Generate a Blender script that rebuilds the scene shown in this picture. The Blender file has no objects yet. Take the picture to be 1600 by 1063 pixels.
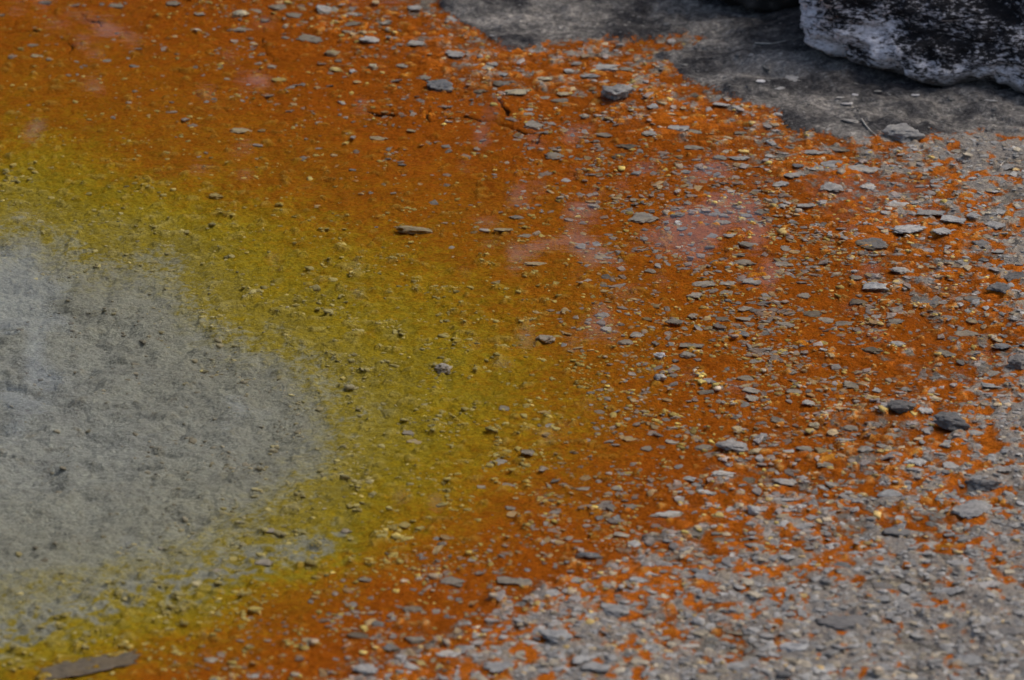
import bpy, bmesh, math, random
import numpy as np
from mathutils import Vector, Matrix, noise as mnoise

random.seed(7)
RNG = np.random.default_rng(11)
R = math.radians
scene = bpy.context.scene
COL = scene.collection

# ------------------------------------------------------------------ camera
CAM = Vector((0.0, -10.2, 3.9))
HFOV = R(12.0)
cam_d = bpy.data.cameras.new('camera')
cam_d.sensor_width = 36.0
cam_d.lens = 36.0 / (2 * math.tan(HFOV / 2))
cam_d.clip_start = 0.1
cam_d.clip_end = 2000
cam_d.dof.use_dof = True
cam_d.dof.focus_distance = 11.3
cam_d.dof.aperture_fstop = 4.4
cam = bpy.data.objects.new('camera', cam_d)
COL.objects.link(cam)
cam.location = CAM
FWD = (-CAM).normalized()
cam.rotation_euler = FWD.to_track_quat('-Z', 'Y').to_euler()
scene.camera = cam
RIGHT = Vector((1, 0, 0))
UP = RIGHT.cross(FWD).normalized()

# ------------------------------------------------------------------ light
SUN_EL, SUN_AZ = R(52), R(74)          # azimuth measured from +Y towards +X
world = bpy.data.worlds.new('World')
scene.world = world
world.use_nodes = True
wn = world.node_tree
bg = wn.nodes['Background']
sky = wn.nodes.new('ShaderNodeTexSky')
sky.sky_type = 'NISHITA'
sky.sun_disc = False
sky.sun_elevation = SUN_EL
sky.sun_rotation = SUN_AZ
sky.air_density = 1.0
sky.dust_density = 5.0
sky.ozone_density = 1.0
wn.links.new(sky.outputs[0], bg.inputs[0])
bg.inputs[1].default_value = 0.11
sun_d = bpy.data.lights.new('sun', 'SUN')
sun_d.energy = 1.1
sun_d.angle = R(26)
sun_d.color = (1.0, 0.95, 0.88)
sun = bpy.data.objects.new('sun', sun_d)
COL.objects.link(sun)
sdir = Vector((math.sin(SUN_AZ) * math.cos(SUN_EL), math.cos(SUN_AZ) * math.cos(SUN_EL), math.sin(SUN_EL)))
sun.rotation_euler = sdir.to_track_quat('Z', 'Y').to_euler()
sun.location = sdir * 20
vs = scene.view_settings
vs.view_transform = 'Standard'
vs.look = 'None'
vs.exposure = 0.38
vs.gamma = 1.0
vs.use_curve_mapping = False
scene.cycles.use_denoising = True
scene.cycles.max_bounces = 4
scene.cycles.diffuse_bounces = 2
scene.cycles.glossy_bounces = 2
scene.cycles.transparent_max_bounces = 6

# ------------------------------------------------------------------ numeric helpers
TX = 2 * math.tan(HFOV / 2) / 1600.0


def at(px, py, z=0.0):
    """point of the ground plane (height z) seen at photo pixel px, py"""
    d = FWD + RIGHT * ((px - 800) * TX) - UP * ((py - 531.5) * TX)
    k = (z - CAM.z) / d.z
    return CAM + d * k


def scale_at(p):
    """metres per photo pixel at point p"""
    return (Vector(p) - CAM).dot(FWD) * TX


def to_px(x, y, z=0.0):
    """numpy inverse of at()"""
    vx, vy, vz = x - CAM.x, y - CAM.y, z - CAM.z
    f = vx * FWD.x + vy * FWD.y + vz * FWD.z
    f = np.maximum(f, 0.5)
    r = vx * RIGHT.x
    u = vy * UP.y + vz * UP.z
    return 800 + r / f / TX, 531.5 - u / f / TX


def _hash(ix, iy, seed):
    h = (ix.astype(np.int64) * 374761393 + iy.astype(np.int64) * 668265263 + seed * 144665) & 0x7fffffff
    h = ((h ^ (h >> 13)) * 1274126177) & 0x7fffffff
    h = ((h ^ (h >> 16)) * 668265263) & 0x7fffffff
    return ((h ^ (h >> 15)) & 0xffffff) / float(0xffffff)


def vnoise(x, y, wl, seed=0):
    """gradient noise about -1..1, wavelength wl"""
    x = x / wl
    y = y / wl
    ix = np.floor(x)
    iy = np.floor(y)
    fx, fy = x - ix, y - iy
    ux = fx * fx * fx * (fx * (fx * 6 - 15) + 10)
    uy = fy * fy * fy * (fy * (fy * 6 - 15) + 10)

    def g(ax, ay, dx, dy):
        a = _hash(ax, ay, seed) * 2 * math.pi
        return np.cos(a) * dx + np.sin(a) * dy
    n00 = g(ix, iy, fx, fy)
    n10 = g(ix + 1, iy, fx - 1, fy)
    n01 = g(ix, iy + 1, fx, fy - 1)
    n11 = g(ix + 1, iy + 1, fx - 1, fy - 1)
    return 1.5 * ((n00 * (1 - ux) + n10 * ux) * (1 - uy) + (n01 * (1 - ux) + n11 * ux) * uy)


def fbm(x, y, wl, octs=4, seed=0, gain=0.5):
    s = 0
    a = 1.0
    for k in range(octs):
        s = s + a * vnoise(x, y, wl / 2 ** k, seed + 17 * k)
        a *= gain
    return s


def sstep(a, b, v):
    t = np.clip((v - a) / (b - a), 0, 1)
    return t * t * (3 - 2 * t)


YS = 0.40            # depth is squeezed so that distances read as they look from the bank


def poly_px(pts, extra_before=(), extra_after=()):
    out = list(extra_before)
    for p in pts:
        q = at(*p)
        out.append((q.x, q.y))
    out += list(extra_after)
    return np.array(out)


def dist_poly(x, y, poly, closed=True):
    d = np.full(x.shape, 1e9)
    n = len(poly)
    for i in range(n if closed else n - 1):
        ax, ay = poly[i]
        bx, by = poly[(i + 1) % n]
        ay, by = ay * YS, by * YS
        ex, ey = bx - ax, by - ay
        L = ex * ex + ey * ey + 1e-12
        t = np.clip(((x - ax) * ex + (y * YS - ay) * ey) / L, 0, 1)
        d = np.minimum(d, (x - ax - t * ex) ** 2 + (y * YS - ay - t * ey) ** 2)
    return np.sqrt(d)


def inside(x, y, poly):
    c = np.zeros(x.shape, bool)
    n = len(poly)
    for i in range(n):
        ax, ay = poly[i]
        bx, by = poly[(i + 1) % n]
        cond = ((ay > y) != (by > y)) & (x < (bx - ax) * (y - ay) / (by - ay + 1e-15) + ax)
        c ^= cond
    return c


# ------------------------------------------------------------------ the pool's rings
P_A = poly_px([(0, 345), (60, 343), (130, 368), (215, 392), (265, 405), (290, 440), (345, 482), (420, 522), (475, 565), (515, 605),
               (535, 655), (505, 698), (450, 735), (400, 768), (330, 812), (260, 850), (160, 885), (80, 910), (0, 935)],
              [(-2.6, 0.75)], [(-2.4, -1.45)])
FRINGE = poly_px([(-60, 985), (80, 950), (200, 915), (300, 890), (400, 865), (470, 850), (520, 835)])
P_B = poly_px([(0, 165), (100, 190), (200, 222), (300, 250), (400, 280), (500, 312), (600, 340), (690, 368), (780, 415), (840, 480),
               (885, 540), (915, 600), (910, 660), (860, 720), (785, 772), (700, 818), (630, 860), (570, 888), (500, 912), (400, 955),
               (300, 1000), (200, 1040), (100, 1075), (0, 1110)],
              [(-3.4, 2.0)], [(-3.0, -2.3)])
P_C = poly_px([(640, -60), (700, 20), (760, 60), (800, 78), (860, 68), (985, 64), (1090, 58), (1100, 64), (1010, 88), (1080, 128), (1150, 160),
               (1225, 192), (1330, 222), (1420, 285), (1475, 350), (1520, 430), (1560, 500), (1570, 570), (1510, 640), (1455, 690),
               (1380, 735), (1280, 785), (1150, 828), (1040, 868), (950, 915), (850, 935), (760, 955), (690, 990), (620, 1035), (540, 1090),
               (400, 1160)],
              [(-4.2, 4.4), (-0.6, 4.2)], [(-3.8, -3.2)])
P_S = poly_px([(640, -60), (690, 10), (720, 38), (760, 55), (795, 78), (830, 76), (870, 66), (985, 66), (1010, 58), (1100, 57), (1095, 66), (1015, 88),
               (1050, 105), (1085, 130), (1130, 146), (1150, 160), (1215, 178), (1228, 196), (1270, 205), (1320, 220), (1370, 216), (1450, 214), (1530, 205), (1640, 212), (1900, 250)],
              [(-0.3, 6.0)], [(5.5, 2.0), (6.0, 8.0)])

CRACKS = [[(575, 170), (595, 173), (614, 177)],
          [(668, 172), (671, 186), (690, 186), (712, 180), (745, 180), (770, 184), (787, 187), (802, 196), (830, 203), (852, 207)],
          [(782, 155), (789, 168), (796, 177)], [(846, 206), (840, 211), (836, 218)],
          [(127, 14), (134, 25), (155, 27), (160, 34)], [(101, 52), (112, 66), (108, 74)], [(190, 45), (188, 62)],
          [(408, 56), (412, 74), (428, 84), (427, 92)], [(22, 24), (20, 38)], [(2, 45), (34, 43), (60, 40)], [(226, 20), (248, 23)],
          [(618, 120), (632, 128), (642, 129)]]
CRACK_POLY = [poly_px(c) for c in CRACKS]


def fields(x, y):
    """ring value t, shelf distance, crack amount and height for ground points (numpy)"""
    wx = x + 0.035 * fbm(x, y * YS, 0.22, 4, 3) + 0.012 * vnoise(x, y * YS, 0.03, 9)
    wy = y + 0.075 * fbm(x, y * YS, 0.22, 4, 5) + 0.03 * vnoise(x, y * YS, 0.03, 10)
    dA, dB, dC = dist_poly(wx, wy, P_A), dist_poly(wx, wy, P_B), dist_poly(wx, wy, P_C)
    iA, iB, iC = inside(wx, wy, P_A), inside(wx, wy, P_B), inside(wx, wy, P_C)
    t = np.where(iA, 0.5 - np.minimum(dA / 0.22, 1.5),
                 np.where(iB, 0.5 + dA / (dA + dB + 1e-9),
                          np.where(iC, 1.5 + dB / (dB + dC + 1e-9), 2.5 + np.minimum(dC / 0.55, 6))))
    # shelf with its own, smaller warp
    sx = x + 0.010 * fbm(x, y * YS, 0.07, 4, 21)
    sy = y + 0.030 * fbm(x, y * YS, 0.07, 4, 23)
    dS = dist_poly(sx, sy, P_S)
    dS = np.where(inside(sx, sy, P_S), dS, -dS)
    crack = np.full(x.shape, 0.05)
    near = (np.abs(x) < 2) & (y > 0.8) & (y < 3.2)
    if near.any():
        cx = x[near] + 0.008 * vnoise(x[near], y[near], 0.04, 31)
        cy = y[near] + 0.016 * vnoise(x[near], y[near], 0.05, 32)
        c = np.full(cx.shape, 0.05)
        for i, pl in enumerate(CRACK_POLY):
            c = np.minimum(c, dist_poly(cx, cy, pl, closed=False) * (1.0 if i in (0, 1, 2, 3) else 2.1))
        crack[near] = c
    # height
    z = np.interp(t, [-1.0, 0.0, 0.5, 1.0, 1.5, 2.0, 2.35, 2.6, 3.2, 4.5, 8.5],
                  [-0.075, -0.050, -0.038, -0.028, -0.018, -0.0085, -0.003, 0.001, 0.009, 0.022, 0.05])
    n1 = fbm(x, y, 0.30, 3, 41)
    n2 = fbm(x, y, 0.060, 3, 43)
    n3 = fbm(x, y, 0.026, 2, 47)
    calm = sstep(1.25, 1.55, t) * (1 - sstep(1.75, 2.2, t)) * 0.5
    z = z + n1 * 0.006 + n2 * 0.0050 * (1 - calm) + n3 * 0.0030 * (1 - 0.5 * calm)
    # knobs: small steep-sided crumbly heads of mat, thick in the yellow band and in patches elsewhere
    where = sstep(-0.55, 0.65, fbm(x, y * 0.7, 0.30, 3, 49))
    amount = np.interp(t, [-0.5, 0.3, 0.7, 1.3, 1.6, 1.9, 2.4, 3.0], [0.30, 0.45, 0.95, 0.9, 0.45, 0.5, 0.75, 0.4])
    kn = vnoise(x * 0.7, y * 0.85, 0.034, 51) + 0.70 * vnoise(x * 0.75, y * 0.85, 0.017, 52)
    thr = 0.75 - 0.62 * amount * (0.35 + 0.65 * where)
    knob = sstep(thr, thr + 0.22, kn)
    z = z + knob * 0.0070 * (0.6 + 0.4 * sstep(0.3, 0.8, t))
    # patches of orange among the dry gravel, lower than the gravel
    patch = 0.70 * fbm(x, y * 0.75, 0.045, 4, 91) + 0.34 * fbm(x, y * 0.7, 0.20, 3, 93)
    pw = sstep(1.8, 2.6, t)
    z = z + 0.0035 * np.clip(patch, -1, 1) * pw
    tc = t + patch * pw * (0.75 + 0.55 * np.clip(t - 2.5, 0, 2))
    tc = np.where(t > 2.5, tc - 0.10, tc)
    # pale crust speckling the near limb of the yellow band
    gf = np.exp(-(dist_poly(x, y, FRINGE, closed=False) / 0.052) ** 2)
    tc = tc - gf * np.clip(0.48 + 0.9 * fbm(x, y, 0.030, 3, 95) + 0.4 * fbm(x, y * 0.6, 0.15, 2, 96), 0, 1.0) * sstep(0.4, 0.6, t)
    # broken crust plates and furrows in the pale floor and the dry bank
    pl = fbm(x * 0.8, y * 0.9, 0.13, 3, 57)
    terr = (np.floor(pl * 4) + sstep(0.55, 1.0, pl * 4 - np.floor(pl * 4))) / 4
    pale = 1 - sstep(0.2, 0.6, t)
    deep = 1 - sstep(-0.6, 0.1, t)
    fur = np.clip(1 - np.abs(fbm(x * 0.45, y * 0.9, 0.16, 3, 59)) * 4.5, 0, 1) ** 2
    z = z - fur * (0.003 * pale + 0.007 * deep)
    z = z + terr * (0.012 * pale + 0.004 * deep + 0.008 * sstep(2.5, 3.0, t))
    # shelf
    s_in = sstep(-0.006, 0.016, dS)
    big = fbm(x, y, 0.35, 4, 61)
    sh = 0.008 + 0.18 * np.clip(dS, 0, 0.6) ** 1.15 + 0.016 * big + 0.011 * fbm(x * 0.7, y, 0.08, 4, 63) + 0.004 * np.abs(vnoise(x * 0.7, y, 0.03, 65))
    ridge = np.clip(1 - np.abs(fbm(x * 0.6, y, 0.22, 3, 67)) * 3.0, 0, 1)
    sh = sh - 0.012 * ridge ** 2
    z = z * (1 - s_in) + np.maximum(sh, 0.004) * s_in
    z = z - 0.012 * np.exp(-(crack / 0.0028) ** 2)
    # the wide country round the pool lies a little higher
    far = np.maximum(np.abs(x) - 4.5, np.abs(y) - 5.0)
    z = z + 0.25 * sstep(0.0, 25, far)
    return t, dS, crack, z, knob, tc


# ------------------------------------------------------------------ grid of the ground
def axis(lo, hi, step, outer):
    core = np.arange(lo, hi + step * 0.5, step)
    up, v, s = [], core[-1], step
    while v < outer:
        s *= 1.28
        v += s
        up.append(v)
    dn, v, s = [], core[0], step
    while v > -outer:
        s *= 1.28
        v -= s
        dn.append(v)
    return np.concatenate([np.array(dn[::-1]), core, np.array(up)])


GX = axis(-1.50, 1.50, 0.0046, 260.0)
GY = axis(-1.95, 2.85, 0.0066, 260.0)
NX, NY = len(GX), len(GY)
XX, YY = np.meshgrid(GX, GY)
TT, SS, CR, ZZ, KN, TC = (a.reshape(NY, NX) for a in fields(XX.ravel(), YY.ravel()))


def sample(arr, x, y):
    x = np.asarray(x, float)
    y = np.asarray(y, float)
    i = np.clip(np.searchsorted(GX, x) - 1, 0, NX - 2)
    j = np.clip(np.searchsorted(GY, y) - 1, 0, NY - 2)
    fx = (x - GX[i]) / (GX[i + 1] - GX[i])
    fy = (y - GY[j]) / (GY[j + 1] - GY[j])
    return (arr[j, i] * (1 - fx) + arr[j, i + 1] * fx) * (1 - fy) + (arr[j + 1, i] * (1 - fx) + arr[j + 1, i + 1] * fx) * fy


def at_bed(px, py):
    p = at(px, py)
    for _ in range(4):
        z = float(sample(ZZ, p.x, p.y))
        p = at(px, py, z)
    return p


# ------------------------------------------------------------------ materials
class NT:
    def __init__(self, name):
        self.m = bpy.data.materials.new(name)
        self.m.use_nodes = True
        self.t = self.m.node_tree
        self.b = self.t.nodes['Principled BSDF']
        self.out = self.t.nodes['Material Output']

    def n(self, typ, **kw):
        nd = self.t.nodes.new(typ)
        for k, v in kw.items():
            if k.startswith('i_'):
                key = k[2:]
                key = int(key) if key.isdigit() else key
                nd.inputs[key].default_value = v
            else:
                setattr(nd, k, v)
        return nd

    def l(self, a, b):
        self.t.links.new(a, b)

    def math(self, op, a, b=None, clamp=False):
        nd = self.t.nodes.new('ShaderNodeMath')
        nd.operation = op
        nd.use_clamp = clamp
        for k, v in enumerate((a, b)):
            if v is None:
                continue
            if isinstance(v, (int, float)):
                nd.inputs[k].default_value = v
            else:
                self.l(v, nd.inputs[k])
        return nd.outputs[0]

    def noise(self, scale, detail=4, rough=0.55, vec=None, dist=0.0):
        nd = self.t.nodes.new('ShaderNodeTexNoise')
        nd.inputs['Scale'].default_value = scale
        nd.inputs['Detail'].default_value = detail
        nd.inputs['Roughness'].default_value = rough
        nd.inputs['Distortion'].default_value = dist
        self.l(vec if vec is not None else self.pos(), nd.inputs['Vector'])
        return nd.outputs['Fac']

    def pos(self):
        if not hasattr(self, '_p'):
            self._p = self.t.nodes.new('ShaderNodeNewGeometry').outputs['Position']
        return self._p

    def ramp(self, fac, stops, interp='LINEAR'):
        nd = self.t.nodes.new('ShaderNodeValToRGB')
        cr = nd.color_ramp
        cr.interpolation = interp
        while len(cr.elements) > 1:
            cr.elements.remove(cr.elements[-1])
        cr.elements[0].position = stops[0][0]
        c = stops[0][1]
        cr.elements[0].color = (*c, 1) if len(c) == 3 else c
        for p, c in stops[1:]:
            e = cr.elements.new(p)
            e.color = (*c, 1)
        self.l(fac, nd.inputs[0])
        return nd.outputs[0]

    def mix(self, fac, a, b, mode='MIX'):
        nd = self.t.nodes.new('ShaderNodeMix')
        nd.data_type = 'RGBA'
        nd.blend_type = mode
        for key, v in ((0, fac), (6, a), (7, b)):
            if isinstance(v, (int, float)):
                nd.inputs[key].default_value = v
            elif isinstance(v, tuple):
                nd.inputs[key].default_value = (*v, 1)
            else:
                self.l(v, nd.inputs[key])
        return nd.outputs[2]

    def bump(self, h, strength, dist):
        nd = self.t.nodes.new('ShaderNodeBump')
        nd.inputs['Strength'].default_value = strength
        nd.inputs['Distance'].default_value = dist
        self.l(h, nd.inputs['Height'])
        self.l(nd.outputs[0], self.b.inputs['Normal'])

    def attr(self, name):
        nd = self.t.nodes.new('ShaderNodeAttribute')
        nd.attribute_name = name
        return nd


def make_ground_material():
    m = NT('pool_floor')
    t = m.attr('ring').outputs['Fac']
    sd = m.attr('shelf').outputs['Fac']
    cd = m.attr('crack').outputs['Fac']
    knob = m.attr('knob').outputs['Fac']
    nf = m.noise(60, 5, 0.68)
    nm = m.noise(15, 4, 0.6)
    v1 = m.noise(130, 4, 0.7)
    tt = m.math('ADD', t, m.math('MULTIPLY', m.math('SUBTRACT', nf, 0.5), 0.85))
    tt = m.math('ADD', tt, m.math('MULTIPLY', m.math('SUBTRACT', nm, 0.5), 0.70))
    tn = m.math('MULTIPLY', m.math('ADD', tt, 1.0), 0.2)     # -1..4 -> 0..1
    P = lambda v: (v + 1.0) * 0.2
    ring = m.ramp(tn, [(P(-0.9), (0.325, 0.338, 0.315)), (P(0.2), (0.318, 0.318, 0.258)), (P(0.46), (0.35, 0.33, 0.19)), (P(0.62), (0.335, 0.272, 0.050)),
                       (P(0.95), (0.355, 0.262, 0.014)), (P(1.26), (0.385, 0.222, 0.008)), (P(1.54), (0.37, 0.142, 0.005)), (P(1.95), (0.385, 0.102, 0.004)),
                       (P(2.40), (0.375, 0.097, 0.006)), (P(2.54), (0.33, 0.115, 0.03)), (P(2.72), (0.255, 0.225, 0.195)), (P(3.4), (0.205, 0.192, 0.178))])
    # paler heads of the knobs
    kc = m.ramp(tn, [(P(-0.5), (0.30, 0.29, 0.24)), (P(0.3), (0.34, 0.32, 0.22)), (P(0.8), (0.50, 0.42, 0.12)), (P(1.4), (0.52, 0.38, 0.08)), (P(1.9), (0.52, 0.26, 0.03)), (P(2.4), (0.52, 0.28, 0.08)), (P(2.7), (0.34, 0.28, 0.20))])
    kf = m.math('MULTIPLY', knob, m.ramp(nf, [(0.40, (0.05, 0.05, 0.05)), (0.60, (0.85, 0.85, 0.85))]))
    ring = m.mix(kf, ring, kc)
    # mottling of every band
    ring = m.mix(1.0, ring, m.ramp(v1, [(0.28, (0.58, 0.56, 0.55)), (0.5, (1.0, 1.0, 1.0)), (0.72, (1.40, 1.40, 1.35))]), 'MULTIPLY')
    ring = m.mix(1.0, ring, m.ramp(m.noise(8, 3, 0.6), [(0.3, (0.88, 0.87, 0.87)), (0.7, (1.10, 1.09, 1.06))]), 'MULTIPLY')
    # rock of the shelf: grey, brown and near-black mottling
    mp = m.n('ShaderNodeMapping')
    mp.inputs['Scale'].default_value = (0.75, 1.0, 1.0)
    m.l(m.pos(), mp.inputs[0])
    sn = m.noise(6.5, 8, 0.66, mp.outputs[0], 0.5)
    rock = m.ramp(sn, [(0.38, (0.040, 0.039, 0.041)), (0.46, (0.085, 0.081, 0.079)), (0.53, (0.16, 0.15, 0.138)), (0.64, (0.26, 0.242, 0.22))])
    rock = m.mix(1.0, rock, m.ramp(nf, [(0.32, (0.50, 0.50, 0.52)), (0.52, (1.0, 1.0, 1.0)), (0.68, (1.8, 1.8, 1.75))]), 'MULTIPLY')
    rock = m.mix(1.0, rock, m.ramp(v1, [(0.3, (0.65, 0.65, 0.66)), (0.52, (1.0, 1.0, 1.0)), (0.7, (1.5, 1.5, 1.5))]), 'MULTIPLY')
    sk = m.math('ADD', sd, m.math('MULTIPLY', m.math('SUBTRACT', nf, 0.5), 0.055))
    sk = m.math('MULTIPLY', m.math('ADD', sk, 0.002), 160.0, True)
    c = m.mix(sk, ring, rock)
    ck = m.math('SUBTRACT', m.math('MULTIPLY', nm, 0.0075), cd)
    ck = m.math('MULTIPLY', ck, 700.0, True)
    c = m.mix(m.math('MULTIPLY', ck, 0.92), c, (0.030, 0.010, 0.003))  # shade inside the deep cracks, painted on as dark brown
    m.l(c, m.b.inputs['Base Color'])
    m.b.inputs['Roughness'].default_value = 0.75
    m.b.inputs['Specular IOR Level'].default_value = 0.06
    h = m.math('ADD', v1, m.math('MULTIPLY', nf, 1.6))
    m.bump(h, 1.0, 0.006)
    return m.m


def make_stone_material(attr=None):
    m = NT('grey_sinter' if attr is None else 'loose_chips')
    if attr is None:
        oi = m.t.nodes.new('ShaderNodeObjectInfo')
        tint = oi.outputs['Color']
    else:
        tint = m.attr(attr).outputs['Color']
    a = m.noise(70, 6, 0.7)
    b = m.noise(22, 4, 0.6)
    c = m.mix(1.0, tint, m.ramp(a, [(0.28, (0.45, 0.45, 0.46)), (0.5, (1, 1, 1)), (0.72, (1.45, 1.43, 1.38))]), 'MULTIPLY')
    c = m.mix(1.0, c, m.ramp(b, [(0.3, (0.78, 0.78, 0.80)), (0.7, (1.15, 1.13, 1.08))]), 'MULTIPLY')
    # mat growing up from the waterline
    if attr is None:
        sep = m.t.nodes.new('ShaderNodeSeparateXYZ')
        m.l(m.pos(), sep.inputs[0])
        lvl = m.math('ADD', m.math('MULTIPLY', sep.outputs[2], 140.0), m.math('MULTIPLY', m.math('SUBTRACT', m.noise(60, 4, 0.6), 0.5), 2.8))
        k = m.ramp(lvl, [(0.0, (1, 1, 1)), (0.35, (0, 0, 0))])
        k2 = m.math('MULTIPLY', k, m.math('MULTIPLY', m.noise(35, 3, 0.6), 0.38))
        c = m.mix(k2, c, (0.42, 0.26, 0.07))
    m.l(c, m.b.inputs['Base Color'])
    m.b.inputs['Roughness'].default_value = 0.7
    m.b.inputs['Specular IOR Level'].default_value = 0.3
    m.bump(m.math('ADD', m.noise(180, 5, 0.7), m.noise(60, 4, 0.6)), 0.8, 0.003)
    return m.m


def make_boulder_material():
    m = NT('lichen_rock')
    mp = m.n('ShaderNodeMapping')
    mp.inputs['Scale'].default_value = (0.8, 0.8, 2.2)
    m.l(m.pos(), mp.inputs[0])
    v = mp.outputs[0]
    a = m.noise(4.2, 7, 0.66, v, 0.5)
    f = m.noise(62, 6, 0.78, v)
    w = m.math('ADD', a, m.math('MULTIPLY', m.math('SUBTRACT', f, 0.5), 0.95))
    sx = m.t.nodes.new('ShaderNodeSeparateXYZ')
    m.l(m.pos(), sx.inputs[0])
    band = m.math('ADD', m.math('MULTIPLY', sx.outputs[2], 1.0), m.math('MULTIPLY', m.math('SUBTRACT', sx.outputs[0], 1.0), 0.16))   # dark lichen belt climbing to one side
    blk = m.ramp(band, [(0.10, (0, 0, 0)), (0.17, (1, 1, 1)), (0.24, (0.9, 0.9, 0.9)), (0.30, (0.1, 0.1, 0.1))])
    w = m.math('SUBTRACT', w, m.math('MULTIPLY', blk, 0.085))
    col = m.ramp(w, [(0.36, (0.012, 0.012, 0.014)), (0.445, (0.032, 0.031, 0.034)), (0.475, (0.24, 0.235, 0.245)), (0.54, (0.58, 0.57, 0.60)), (0.66, (0.84, 0.84, 0.88))])
    # bare grey-brown rock in the undercut foot: never crusted
    at_ = m.attr('foot').outputs['Fac']
    bare = m.ramp(m.noise(14, 6, 0.65), [(0.3, (0.08, 0.072, 0.066)), (0.6, (0.17, 0.155, 0.14)), (0.75, (0.26, 0.25, 0.24))])
    fk = m.math('ADD', at_, m.math('MULTIPLY', m.math('SUBTRACT', m.noise(18, 5, 0.6), 0.5), 1.4), True)
    col = m.mix(m.math('MULTIPLY', fk, m.math('MULTIPLY', at_, 1.4, True)), col, bare)
    m.l(col, m.b.inputs['Base Color'])
    m.b.inputs['Roughness'].default_value = 0.85
    m.b.inputs['Specular IOR Level'].default_value = 0.2
    m.bump(m.math('ADD', m.noise(90, 6, 0.7), m.math('MULTIPLY', m.noise(28, 5, 0.6), 2.0)), 1.0, 0.008)
    return m.m


def make_water_material():
    m = NT('shallow_water')
    nt = m.t
    nt.nodes.remove(m.b)
    fr = m.n('ShaderNodeFresnel', i_IOR=1.33)
    tr = m.n('ShaderNodeBsdfTransparent')
    tr.inputs[0].default_value = (0.97, 0.985, 0.985, 1)
    gl = m.n('ShaderNodeBsdfGlossy')
    gl.inputs['Roughness'].default_value = 0.012
    mx = m.n('ShaderNodeMixShader')
    m.l(fr.outputs[0], mx.inputs[0])
    m.l(tr.outputs[0], mx.inputs[1])
    m.l(gl.outputs[0], mx.inputs[2])
    mpw = m.n('ShaderNodeMapping')
    mpw.inputs['Scale'].default_value = (0.3, 1.0, 1.0)
    m.l(m.pos(), mpw.inputs[0])
    h = m.math('ADD', m.math('MULTIPLY', m.noise(2.2, 1, 0.4), 1.0), m.math('ADD', m.math('MULTIPLY', m.noise(12, 2, 0.5), 0.10), m.math('MULTIPLY', m.noise(34, 1, 0.5, mpw.outputs[0]), 0.05)))
    bp = m.n('ShaderNodeBump')
    bp.inputs['Strength'].default_value = 0.5
    bp.inputs['Distance'].default_value = 0.0009
    m.l(h, bp.inputs['Height'])
    m.l(bp.outputs[0], gl.inputs['Normal'])
    m.l(bp.outputs[0], fr.inputs['Normal'])
    m.l(mx.outputs[0], m.out.inputs['Surface'])
    return m.m


def make_plain(name, stops, scale, rough=0.8):
    m = NT(name)
    m.l(m.ramp(m.noise(scale, 5, 0.6), stops), m.b.inputs['Base Color'])
    m.b.inputs['Roughness'].default_value = rough
    return m.m


M_GROUND = make_ground_material()
M_STONE = make_stone_material()
M_CHIP = make_stone_material('tint')
M_BOULDER = make_boulder_material()
M_WATER = make_water_material()
M_TWIG = make_plain('dry_wood', [(0.3, (0.22, 0.20, 0.17)), (0.7, (0.46, 0.43, 0.38))], 60)
M_BARK = make_plain('pine_bark', [(0.3, (0.04, 0.03, 0.022)), (0.7, (0.10, 0.075, 0.055))], 4)
M_NEEDLE = make_plain('pine_needles', [(0.3, (0.010, 0.018, 0.006)), (0.7, (0.028, 0.042, 0.014))], 1.5)


# ------------------------------------------------------------------ object helpers
def tag(o, label=None, cat=None, group=None, kind=None):
    for k, v in (('label', label), ('category', cat), ('group', group), ('kind', kind)):
        if v:
            o[k] = v
    return o


def mesh_np(name, verts, faces, mat, smooth=True):
    """verts (n,3), faces (m,k) numpy -> mesh"""
    me = bpy.data.meshes.new(name)
    n, (fm, fk) = len(verts), faces.shape
    me.vertices.add(n)
    me.vertices.foreach_set('co', np.ascontiguousarray(verts, np.float32).ravel())
    me.loops.add(fm * fk)
    me.loops.foreach_set('vertex_index', np.ascontiguousarray(faces, np.int32).ravel())
    me.polygons.add(fm)
    me.polygons.foreach_set('loop_start', np.arange(0, fm * fk, fk, dtype=np.int32))
    me.update(calc_edges=True)
    me.polygons.foreach_set('use_smooth', np.full(fm, smooth))
    me.materials.append(mat)
    me.validate()
    return me


def link(name, me, parent=None):
    o = bpy.data.objects.new(name, me)
    COL.objects.link(o)
    o.parent = parent
    return o


# ------------------------------------------------------------------ the ground, split by what it is made of
V = np.stack([XX.ravel(), YY.ravel(), ZZ.ravel()], 1)
idx = np.arange(NX * NY).reshape(NY, NX)
Q = np.stack([idx[:-1, :-1], idx[:-1, 1:], idx[1:, 1:], idx[1:, :-1]], -1)
dzx = np.gradient(ZZ, GX, axis=1)
dzy = np.gradient(ZZ, GY, axis=0)
NRM = np.stack([-dzx.ravel(), -dzy.ravel(), np.ones(NX * NY)], 1)
NRM /= np.linalg.norm(NRM, axis=1, keepdims=True)
tq = 0.25 * (TT[:-1, :-1] + TT[:-1, 1:] + TT[1:, 1:] + TT[1:, :-1])
sq = 0.25 * (SS[:-1, :-1] + SS[:-1, 1:] + SS[1:, 1:] + SS[1:, :-1])
cls = np.where(sq > 0.0, 3, np.where(tq < 0.5, 0, np.where(tq < 1.5, 1, np.where(tq < 2.6, 2, 4))))
SHELF_W = np.clip(SS, -0.05, 0.05).ravel()

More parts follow.
